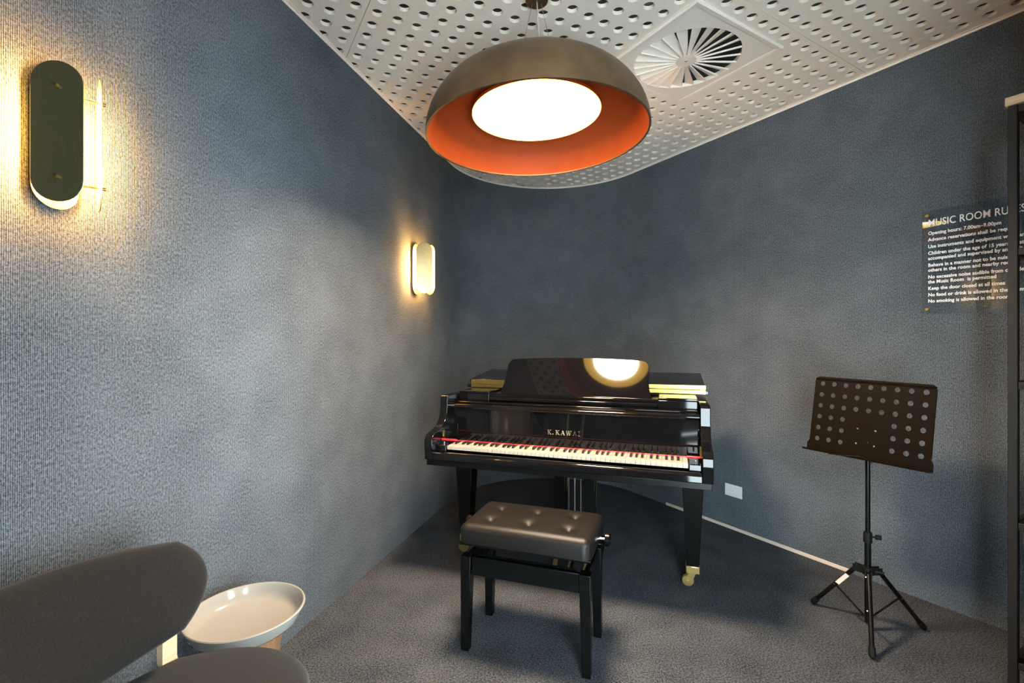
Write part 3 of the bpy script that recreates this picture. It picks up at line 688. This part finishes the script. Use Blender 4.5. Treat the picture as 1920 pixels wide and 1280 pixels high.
# seat
def tufted(bm, a, b, z0, z1):
    NX, NY = 84, 52; r = 0.034; btn = [(x, y) for x in (-0.165, 0.0, 0.165) for y in (-0.068, 0.068)]
    g = []
    for j in range(NY+1):
        row = []
        for i in range(NX+1):
            # cosine spacing near the edges so the rounding is smooth
            s = -1+2*i/NX; t = -1+2*j/NY
            x = a*math.sin(s*PI/2*0.9)/math.sin(PI/2*0.9); y = b*math.sin(t*PI/2*0.9)/math.sin(PI/2*0.9)
            ex = max(0, abs(x)-(a-r))/r; ey = max(0, abs(y)-(b-r))/r
            q = ex*ex+ey*ey
            if q > 1.0:
                l_ = math.sqrt(q); q = 1.0
                if ex > 0: x = math.copysign(a-r+r*ex/l_, x)
                if ey > 0: y = math.copysign(b-r+r*ey/l_, y)
            z = z1 - r*0.95*(1-math.sqrt(max(0, 1-q*0.93)))
            z += 0.007*(1-(x/a)**2)*(1-(y/b)**2)
            for bx_, by_ in btn:
                d2 = (x-bx_)**2+(y-by_)**2; z -= 0.014*math.exp(-d2/(2*0.020**2)) + 0.007*math.exp(-d2/(2*0.006**2))
            row.append(bm.verts.new((x, y, z)))
        g.append(row)
    for j in range(NY):
        for i in range(NX): bm.faces.new((g[j][i], g[j][i+1], g[j+1][i+1], g[j+1][i]))
    rim = [g[0][i] for i in range(NX+1)] + [g[j][NX] for j in range(1, NY+1)] + [g[NY][i] for i in range(NX-1, -1, -1)] + [g[j][0] for j in range(NY-1, 0, -1)]
    lo = [bm.verts.new((v.co.x, v.co.y, z0)) for v in rim]
    for k in range(len(rim)): q = (k+1) % len(rim); bm.faces.new((rim[q], rim[k], lo[k], lo[q]))
    bm.faces.new(lo)
bm = bmn(); tufted(bm, 0.272, 0.166, 0.450, 0.524); st = obj('seat', bm, 'leather', ben, angle=60)
bt = None
for x in (-0.165, 0.0, 0.165):
    for y in (-0.068, 0.068):
        if bt is None:
            bm = bmn(); lathe(bm, [(0, 0.0035), (0.005, 0.003), (0.0085, 0.0), (0.009, -0.003)], 16); bt = obj('button', bm, 'leather', st); b_ = bt
        else: b_ = copy_obj(bt, st)
        b_.location = (x, y, 0.5095)
bm = bmn(); box(bm, -0.270, 0.270, -0.164, 0.164, 0.441, 0.4495); obj('seat_board', bm, 'satin', ben, bevel=0.001)
for sx in (-1, 1):
    bm = bmn(); tube(bm, [(sx*0.26, 0.03, 0.462), (sx*0.302, 0.03, 0.462)], 0.006, 10); sh = obj('knob_shaft', bm, 'chrome', ben)
    bm = bmn(); pr = [(0, 0.296), (0.024, 0.296), (0.027, 0.299), (0.027, 0.314), (0.024, 0.317), (0, 0.318)]; n = 28
    rr = []
    for r, xx in pr: rr.append([bm.verts.new((sx*xx, 0.03+r*math.cos(2*PI*k/n), 0.462+r*math.sin(2*PI*k/n))) for k in range(n)])
    for i in range(len(rr)-1):
        for k in range(n): bm.faces.new((rr[i][k], rr[i][(k+1) % n], rr[i+1][(k+1) % n], rr[i+1][k]))
    obj('knob', bm, 'leather' if False else 'satin', sh)

# ------------------------------------------------------------------ music stand
MS = Vector((1.567, 2.107))
mst = thing('music_stand', 'black perforated orchestra music stand on tripod legs by the right wall', 'music stand', (MS.x, MS.y, 0))
feet = [Vector((1.4507, 2.3155)), Vector((1.4357, 1.905)), Vector((1.816, 2.1018))]
hub_z = 0.262
bm = bmn(); tube(bm, [(0, 0, 0.035), (0, 0, 0.42)], 0.0125, 16); obj('lower_tube', bm, 'standblack', mst)
bm = bmn(); tube(bm, [(0, 0, 0.40), (0, 0, 0.83)], 0.0095, 16); obj('pole', bm, 'standblack', mst)
bm = bmn(); lathe(bm, [(0.0126, 0.385), (0.0165, 0.387), (0.0165, 0.425), (0.0145, 0.432), (0.0096, 0.433)], 20); cl = obj('collar', bm, 'rubber', mst)
bm = bmn(); tube(bm, [(0.015, -0.004, 0.412), (0.030, -0.010, 0.412)], 0.004, 8); tube(bm, [(0.028, -0.009, 0.412), (0.046, -0.016, 0.412)], 0.0105, 10); obj('clamp_knob', bm, 'rubber', cl)
bm = bmn(); lathe(bm, [(0.0127, 0.245), (0.022, 0.247), (0.025, 0.262), (0.022, 0.278), (0.0127, 0.280)], 20)
for ft in feet:
    d = (ft-MS).normalized(); q = Vector((-d.y, d.x))
    for s_ in (-1, 1):
        c_ = d*0.035 + q*s_*0.010
        prism_pts = [(d*0.015+q*(s_*0.010-0.002)), (d*0.055+q*(s_*0.010-0.002)), (d*0.055+q*(s_*0.010+0.002)), (d*0.015+q*(s_*0.010+0.002))]
        prism(bm, [(p_.x, p_.y) for p_ in prism_pts], 'z', 0.246, 0.276)
obj('hub', bm, 'rubber', mst)
bm = bmn(); tube(bm, [(0.02, -0.012, 0.262), (0.05, -0.028, 0.262)], 0.007, 10); obj('hub_knob', bm, 'rubber', mst)
for i, ft in enumerate(feet):
    d = (ft-MS); L_ = d.length; d = d.normalized()
    A = Vector((d.x*0.045, d.y*0.045, hub_z)); B = Vector((d.x*(L_-0.005), d.y*(L_-0.005), 0.012))
    bm = bmn(); tube(bm, [A, B], 0.0095, 12); lg = obj('leg', bm, 'standblack', mst)
    bm = bmn(); dd = (B-A).normalized(); tube(bm, [B-dd*0.035, B-dd*0.004, B+dd*0.004], 0.0135, 12, radii=[0.0125, 0.0135, 0.009]); obj('rubber_foot', bm, 'rubber', lg)
    mid = A+(B-A)*0.47
    bm = bmn(); tube(bm, [mid, (d.x*0.016, d.y*0.016, 0.058)], 0.0042, 8); obj('brace', bm, 'standblack', lg)
    for q_ in (0.04, 0.47):
        pp = A+(B-A)*q_; sd = Vector((-d.y, d.x, 0))
        if sd.dot(-Vector((MS.x, MS.y, 0))) < 0: sd = -sd
        bm = bmn(); tube(bm, [pp+sd*0.009, pp+sd*0.0118], 0.0035, 8); obj('rivet', bm, 'chrome', lg)
    if i == 0:
        nrm = Vector((-MS.x, -MS.y, 0)).normalized(); ax = (B-A).normalized(); nn = (nrm - ax*nrm.dot(ax)).normalized(); cr = ax.cross(nn)
        c0 = A+(B-A)*0.30+nn*0.0099
        bm = bmn(); hl, hw = 0.036, 0.0085
        q4 = [bm.verts.new(c0+ax*a*hl+cr*b*hw+nn*h_) for h_ in (0, 0.0012) for a, b in ((-1, -1), (1, -1), (1, 1), (-1, 1))]
        for f in ((0,3,2,1),(4,5,6,7),(0,1,5,4),(1,2,6,5),(2,3,7,6),(3,0,4,7)): bm.faces.new([q4[k] for k in f])
        obj('sticker', bm, 'label', lg)
# desk of the stand: plate with real round holes
DW = 0.495; DH = 0.340
def stand_desk():
    bm = bmn(); cols, rws = 9, 6; px_ = 0.0520; pz_ = 0.0505; th = 0.0016
    ox = -px_*cols/2; oz = 0.030; hr = 0.0105
    cache = {}
    def V(x, z, y):
        k = (round(x, 5), round(z, 5), y)
        if k not in cache: cache[k] = bm.verts.new((x, y, z))
        return cache[k]
    SG = 16
    for y in (0.0, th):
        for c in range(cols):
            for r in range(rws):
                cx_ = ox+px_*(c+.5); cz_ = oz+pz_*(r+.5)
                hole = not (3 <= c <= 5 and r <= 2)
                if not hole:
                    bnd = []
                    for k in range(SG):
                        t = 2*PI*k/SG; m_ = max(abs(math.cos(t)), abs(math.sin(t))); bnd.append(V(cx_+px_/2*math.cos(t)/m_, cz_+pz_/2*math.sin(t)/m_, y))
                    bm.faces.new(bnd); continue
                for k in range(SG):
                    def pt(k, rad):
                        t = 2*PI*k/SG
                        if rad: return (cx_+hr*math.cos(t), cz_+hr*math.sin(t))
                        m_ = max(abs(math.cos(t)), abs(math.sin(t))); return (cx_+px_/2*math.cos(t)/m_, cz_+pz_/2*math.sin(t)/m_)
                    q = k+1
                    bm.faces.new((V(*pt(k, 1), y), V(*pt(k, 0), y), V(*pt(q, 0), y), V(*pt(q, 1), y)))
                    if y == 0.0: bm.faces.new((V(*pt(k, 1), 0.0), V(*pt(q, 1), 0.0), V(*pt(q, 1), th), V(*pt(k, 1), th)))
    # margins
    xL, xR = ox, -ox; zB, zT = oz, oz+pz_*rws
    a = 0.2425; top = DH; r_ = 0.018
    def strip(pts):
        prism(bm, pts, 'y', 0.0, th)
    strip([(xL, zB), (xR, zB), (0.2525, zB), (0.2525, 0.0), (-0.2525, 0.0), (-0.2525, zB)][::-1] if False else [(-0.2525, 0.0), (0.2525, 0.0), (0.2525, zB), (-0.2525, zB)])
    strip([(-0.2525, zB), (xL, zB), (xL, zT), (-a, zT), (-a, zB+0.018)]); strip([(xR, zB), (0.2525, zB), (a, zB+0.018), (a, zT), (xR, zT)])
    arc = [(a-r_+r_*math.cos(t), top-r_+r_*math.sin(t)) for t in [PI/2*k/6 for k in range(7)]]
    strip([(-a, zT), (a, zT)] + arc + [(-x, z) for x, z in arc[::-1]])
    # folded hem behind the outline
    for sx in (-1, 1): box(bm, sx*a-0.0015, sx*a+0.0015, th, 0.005, zB+0.02, top-r_)
    box(bm, -a+r_, a-r_, th, 0.004, top-0.002, top)
    return bm
dyaw = math.atan2(-0.859, 0.512)          # desk runs parallel to the right wall
DM = Matrix.Translation((-0.022, -0.005, 0.752)) @ Matrix.Rotation(dyaw+math.radians(1.0), 4, 'Z') @ Matrix.Rotation(math.radians(1.2), 4, 'Y') @ Matrix.Diagonal((0.945, 0.955, 1.0, 1)) @ Matrix.Rotation(math.radians(-10), 4, 'X') @ Matrix.Diagonal((1, 1, 1.035, 1))
dk = obj('desk', stand_desk(), 'stand', mst, smooth=False); dk.matrix_local = DM
bm = bmn(); prism(bm, [(0.0, 0.0), (-0.042, -0.002), (-0.044, 0.006), (-0.0425, 0.0065), (-0.040, 0.0005), (0.0, 0.002)], 'x', -0.2525, 0.2525); lip = obj('page_ledge', bm, 'stand', dk, smooth=False)
rv = None
for x in (-0.036, 0.036):
    for z in (0.062, 0.126):
        if rv is None:
            bm = bmn(); tube(bm, [(0, -0.0022, 0), (0, 0.0005, 0)], 0.0042, 12); rv = obj('rivet', bm, 'chrome', dk); q_ = rv
        else: q_ = copy_obj(rv, dk)
        q_.location = (x, 0, z)
bm = bmn(); tube(bm, catmull([(-0.13, -0.046, -0.004), (-0.06, -0.048, 0.002), (0.0, -0.047, 0.010), (0.012, -0.046, 0.010), (0.055, -0.046, -0.008)], 5), 0.0018, 6); obj('page_holder', bm, 'stand', dk)
bm = bmn(); box(bm, -0.05, 0.05, 0.0018, 0.010, 0.045, 0.145); tube(bm, [(0, 0.012, 0.095), (0, 0.045, 0.060)], 0.011, 10); obj('bracket', bm, 'stand', dk)

# ------------------------------------------------------------------ rules sign on the right wall
sS = right_at(1730, 0.02); SZ0, SZ1 = 1.404, 1.900; SW = 0.445
pS = right(sS, 0.0)
RY = math.atan2(-RD.y, -RD.x)       # local x runs along the wall towards the camera, local -y into the room
sign = thing('rules_sign', 'clear acrylic music room rules sign with white lettering on the right wall', 'sign', (pS.x, pS.y, SZ0), RY)
sg = -1 if Vector((math.cos(RY+PI/2), math.sin(RY+PI/2))).dot(RN) < 0 else 1   # which local y points into the room
bm = bmn(); y0, y1 = sorted((sg*0.018, sg*0.023)); box(bm, 0, SW, y0, y1, 0, SZ1-SZ0); obj('acrylic_panel', bm, 'acrylic', sign, smooth=False)
for x in (0.018, SW-0.018):
    for z in (0.022, SZ1-SZ0-0.022):
        bm = bmn(); tube(bm, [(x, sg*0.0005, z), (x, sg*0.0178, z)], 0.006, 14); so = obj('standoff', bm, 'chrome', sign)
        bm = bmn(); tube(bm, [(x, sg*0.0232, z), (x, sg*0.0265, z), (x, sg*0.028, z)], 0.0075, 16, radii=[0.0078, 0.0078, 0.006]); obj('standoff_cap', bm, 'brass', so)
def text_mesh(name, body, size, parent, m, x, y, z, bold=0.0, width=None):
    cu = bpy.data.curves.new(name, 'FONT'); cu.body = body; cu.size = size; cu.offset = bold; cu.extrude = 0.0003; cu.space_character = 1.02; cu.resolution_u = 3
    tmp = bpy.data.objects.new('tmp_text', cu); C.objects.link(tmp)
    bpy.context.view_layer.update()
    me = bpy.data.meshes.new_from_object(tmp.evaluated_get(bpy.context.evaluated_depsgraph_get()))
    bpy.data.objects.remove(tmp, do_unlink=True); bpy.data.curves.remove(cu)
    sx = 1.0
    if width: sx = width/max(v.co.x for v in me.vertices)
    me.materials.clear(); me.materials.append(M[m])
    o = bpy.data.objects.new(name, me); C.objects.link(o); o.parent = parent
    o.matrix_local = Matrix.Translation((x, y, z)) @ Matrix.Rotation(PI/2, 4, 'X') @ Matrix.Diagonal((sx, 1, 1, 1))
    return o
lines = [('MUSIC ROOM RULES', 1.827, 0.0480, 0.0004), ('Opening hours: 7.00am\u20139.00pm', 1.787, 0.0225, 0.0006), ('Advance reservations shall be required', 1.756, 0.0225, 0.0006), ('Use instruments and equipment with care', 1.723, 0.0225, 0.0006),
         ('Children under the age of 15 years must be', 1.691, 0.0225, 0.0006), ('accompanied and supervised by an adult', 1.666, 0.0225, 0.0006), ('Behave in a manner not to be nuisance to', 1.633, 0.0225, 0.0006), ('others in the room and nearby rooms', 1.609, 0.0225, 0.0006),
         ('No excessive noise audible from outside', 1.576, 0.0225, 0.0006), ('the Music Room  is permitted', 1.5525, 0.0225, 0.0006), ('Keep the door closed at all times', 1.521, 0.0225, 0.0006), ('No food or drink is allowed in the room', 1.490, 0.0225, 0.0006), ('No smoking is allowed in the room', 1.460, 0.0225, 0.0006)]
for body, z, size, bold in lines:
    o = text_mesh('lettering', body, size, sign, 'letter', 0.022, sg*0.0235, z-SZ0-0.002, bold)
    o.scale.x = 0.735 if size > 0.03 else 0.86

# ------------------------------------------------------------------ blank wall plate
s_ = right_at(1376); p = right(s_, 0.0)
pl = thing('wall_plate', 'white plastic blank outlet plate low on the right wall', 'wall plate', (p.x, p.y, 0.262), RY)
bm = bmn(); y0, y1 = sorted((sg*0.0003, sg*0.008)); box(bm, -0.062, 0.062, y0, y1, -0.040, 0.040); obj('plate', bm, 'plastic', pl, bevel=0.002)
bm = bmn(); tube(bm, [(0, sg*0.008, 0), (0, sg*0.0088, 0)], 0.0035, 12); obj('screw', bm, 'wire', pl)

# ------------------------------------------------------------------ metal shelf at the right edge
q = Vector((1.8125, 1.75)); PW = 0.026; SL = 1.10; SD = 0.42
shf = thing('shelving_unit', 'tall black metal open shelf with pale timber top at the right edge', 'shelf', (q.x, q.y, 0), RY)
def yb(a): return -sg*a     # depth towards the wall
SHZ = [0.083, 0.588, 1.098, 1.583]; STOP = 2.128
for x in (0, SL-PW):
    for d_ in (0, SD-PW):
        bm = bmn(); y0, y1 = sorted((yb(d_), yb(d_+PW))); box(bm, x, x+PW, y0, y1, 0.0, STOP); obj('post', bm, 'steel', shf, bevel=0.002)
for z in SHZ + [STOP-0.028]:
    for d_ in (0, SD-PW):
        bm = bmn(); y0, y1 = sorted((yb(d_+0.004), yb(d_+PW-0.004))); box(bm, PW, SL-PW, y0, y1, z, z+0.026); obj('rail', bm, 'steel', shf, bevel=0.0015)
    for x in (0, SL-PW):
        bm = bmn(); y0, y1 = sorted((yb(PW), yb(SD-PW))); box(bm, x+0.004, x+PW-0.004, y0, y1, z, z+0.026); obj('rail', bm, 'steel', shf, bevel=0.0015)
for z in SHZ:
    bm = bmn(); y0, y1 = sorted((yb(PW-0.003), yb(SD-PW+0.003))); box(bm, PW-0.003, SL-PW+0.003, y0, y1, z+0.012, z+0.024); obj('shelf_board', bm, 'steel', shf)
bm = bmn(); y0, y1 = sorted((yb(-0.006), yb(SD+0.01))); box(bm, -0.006, SL+0.006, y0, y1, STOP+0.0005, STOP+0.032); obj('timber_top', bm, 'oak', shf, bevel=0.002)

# ------------------------------------------------------------------ side table with white tray
TCp = Vector((-0.846, 1.523)); TR_ = 0.173; TZ = 0.42
tab = thing('side_table', 'low round side table with deep white tray top beside the chair', 'side table', (TCp.x, TCp.y, 0))
bm = bmn()
prof = [(0.0, TZ-0.062), (0.110, TZ-0.062), (0.140, TZ-0.055), (0.160, TZ-0.036), (0.170, TZ-0.010), (TR_, TZ-0.003), (TR_-0.002, TZ), (TR_-0.006, TZ), (TR_-0.009, TZ-0.004), (0.158, TZ-0.022), (0.148, TZ-0.040), (0.132, TZ-0.048), (0.0, TZ-0.049)]
lathe(bm, prof, 96); obj('tray', bm, 'tray', tab, angle=50)
bm = bmn(); lathe(bm, [(0.0, 0.0), (0.105, 0.0), (0.107, 0.004), (0.090, 0.15), (0.098, 0.28), (0.112, TZ-0.0635), (0.0, TZ-0.0635)], 64); obj('pedestal', bm, 'oakdark', tab, angle=50)

# ------------------------------------------------------------------ upholstered chair
CP = Vector((-0.8147, 0.9218))
chr_ = thing('lounge_chair', 'charcoal wool lounge chair with oak frame at the lower left', 'chair', (CP.x, CP.y, 0), math.atan2(LD.y, LD.x))
# local x: along the wall (away from camera), local -y: into the room
def cushion(name, cs, th, m, parent, nu=28, nv=16, rnd=0.2):
    """superelliptic pad: cs(u,v) -> centre point and normal for u,v in [-1,1]"""
    bm = bmn(); top = []; bot = []
    for j in range(nv+1):
        rt = []; rb = []
        for i in range(nu+1):
            u = -math.cos(PI*i/nu); v = -math.cos(PI*j/nv)
            # squircle mapping of the square to a rounded outline
            uu, vv = u, v
            k = (abs(u)**6 * abs(v)**6)
            sc = 1.0/(1.0 + rnd*(u*u*v*v)**1.0)
            p_, n_ = cs(uu*sc, vv*sc)
            e = max(abs(u), abs(v)); h_ = th/2*(max(0.0, 1-e**5))**0.5
            h_ = max(h_, 0.0)
            rt.append(bm.verts.new(p_+n_*h_)); rb.append(bm.verts.new(p_-n_*h_))
        top.append(rt); bot.append(rb)
    for j in range(nv):
        for i in range(nu):
            bm.faces.new((top[j][i], top[j][i+1], top[j+1][i+1], top[j+1][i]))
            bm.faces.new((bot[j][i], bot[j+1][i], bot[j+1][i+1], bot[j][i+1]))
    return obj(name, bm, m, parent, angle=80)
def back_cs(u, v):
    # u along the wall, v up; wraps forward (-y) at the ends
    ang = u*0.62; Rb = 0.60
    lean = 0.20*v
    x = Rb*math.sin(ang); y = 0.20 - Rb*(1-math.cos(ang))*1.0
    n = Vector((math.sin(ang), math.cos(ang), 0))           # pointing to the wall
    hgt_ = 0.115*(1-0.05*u*u) if v > 0 else 0.115*(1+0.35*(1-u*u))
    p_ = Vector((x, y, 0.648+hgt_*v)) + n*0.045*v
    nn = (n + Vector((0, 0, -0.3))).normalized()
    return p_, -nn
cushion('backrest', back_cs, 0.062, 'fabric', chr_, 40, 22, 0.19)
def seat_cs(u, v):
    x = 0.02 + 0.39*u; y = -0.065 - 0.275*v
    return Vector((x, y, 0.430 - 0.012*(1-u*u)*(1-v*v))), Vector((0, 0, 1))
cushion('seat', seat_cs, 0.062, 'fabric', chr_, 40, 28, 0.40)
bm = bmn(); prism(bm, rounded_rect(0.335, 0.235, 0.15, 8, 0.02, -0.065), 'z', 0.378, 0.394); obj('seat_shell', bm, 'oak', chr_, bevel=0.003)
for sx in (-1, 1):
    bm = bmn(); pts = [Vector((sx*0.285, 0.125, 0.378)), Vector((sx*0.285, 0.150, 0.45)), Vector((sx*0.285, 0.150, 0.52)), Vector((sx*0.285, 0.150, 0.60))]
    for a, b in zip(pts, pts[1:]):
        v = []
        for p_ in (a, b): v += [bm.verts.new(p_+Vector((dx, dy, 0))) for dx, dy in ((-0.020, -0.009), (0.020, -0.009), (0.020, 0.009), (-0.020, 0.009))]
        for f in ((0,3,2,1),(4,5,6,7),(0,1,5,4),(1,2,6,5),(2,3,7,6),(3,0,4,7)): bm.faces.new([v[i] for i in f])
    obj('back_support', bm, 'oak', chr_, smooth=False)
for sx in (-1, 1):
    for sy in (-1, 1):
        bm = bmn(); tube(bm, [(sx*0.22+0.02, sy*0.16-0.05, 0.378), (sx*0.27+0.02, sy*0.20-0.05, 0.0)], 0.015, 12, radii=[0.019, 0.012]); obj('leg', bm, 'oak', chr_)
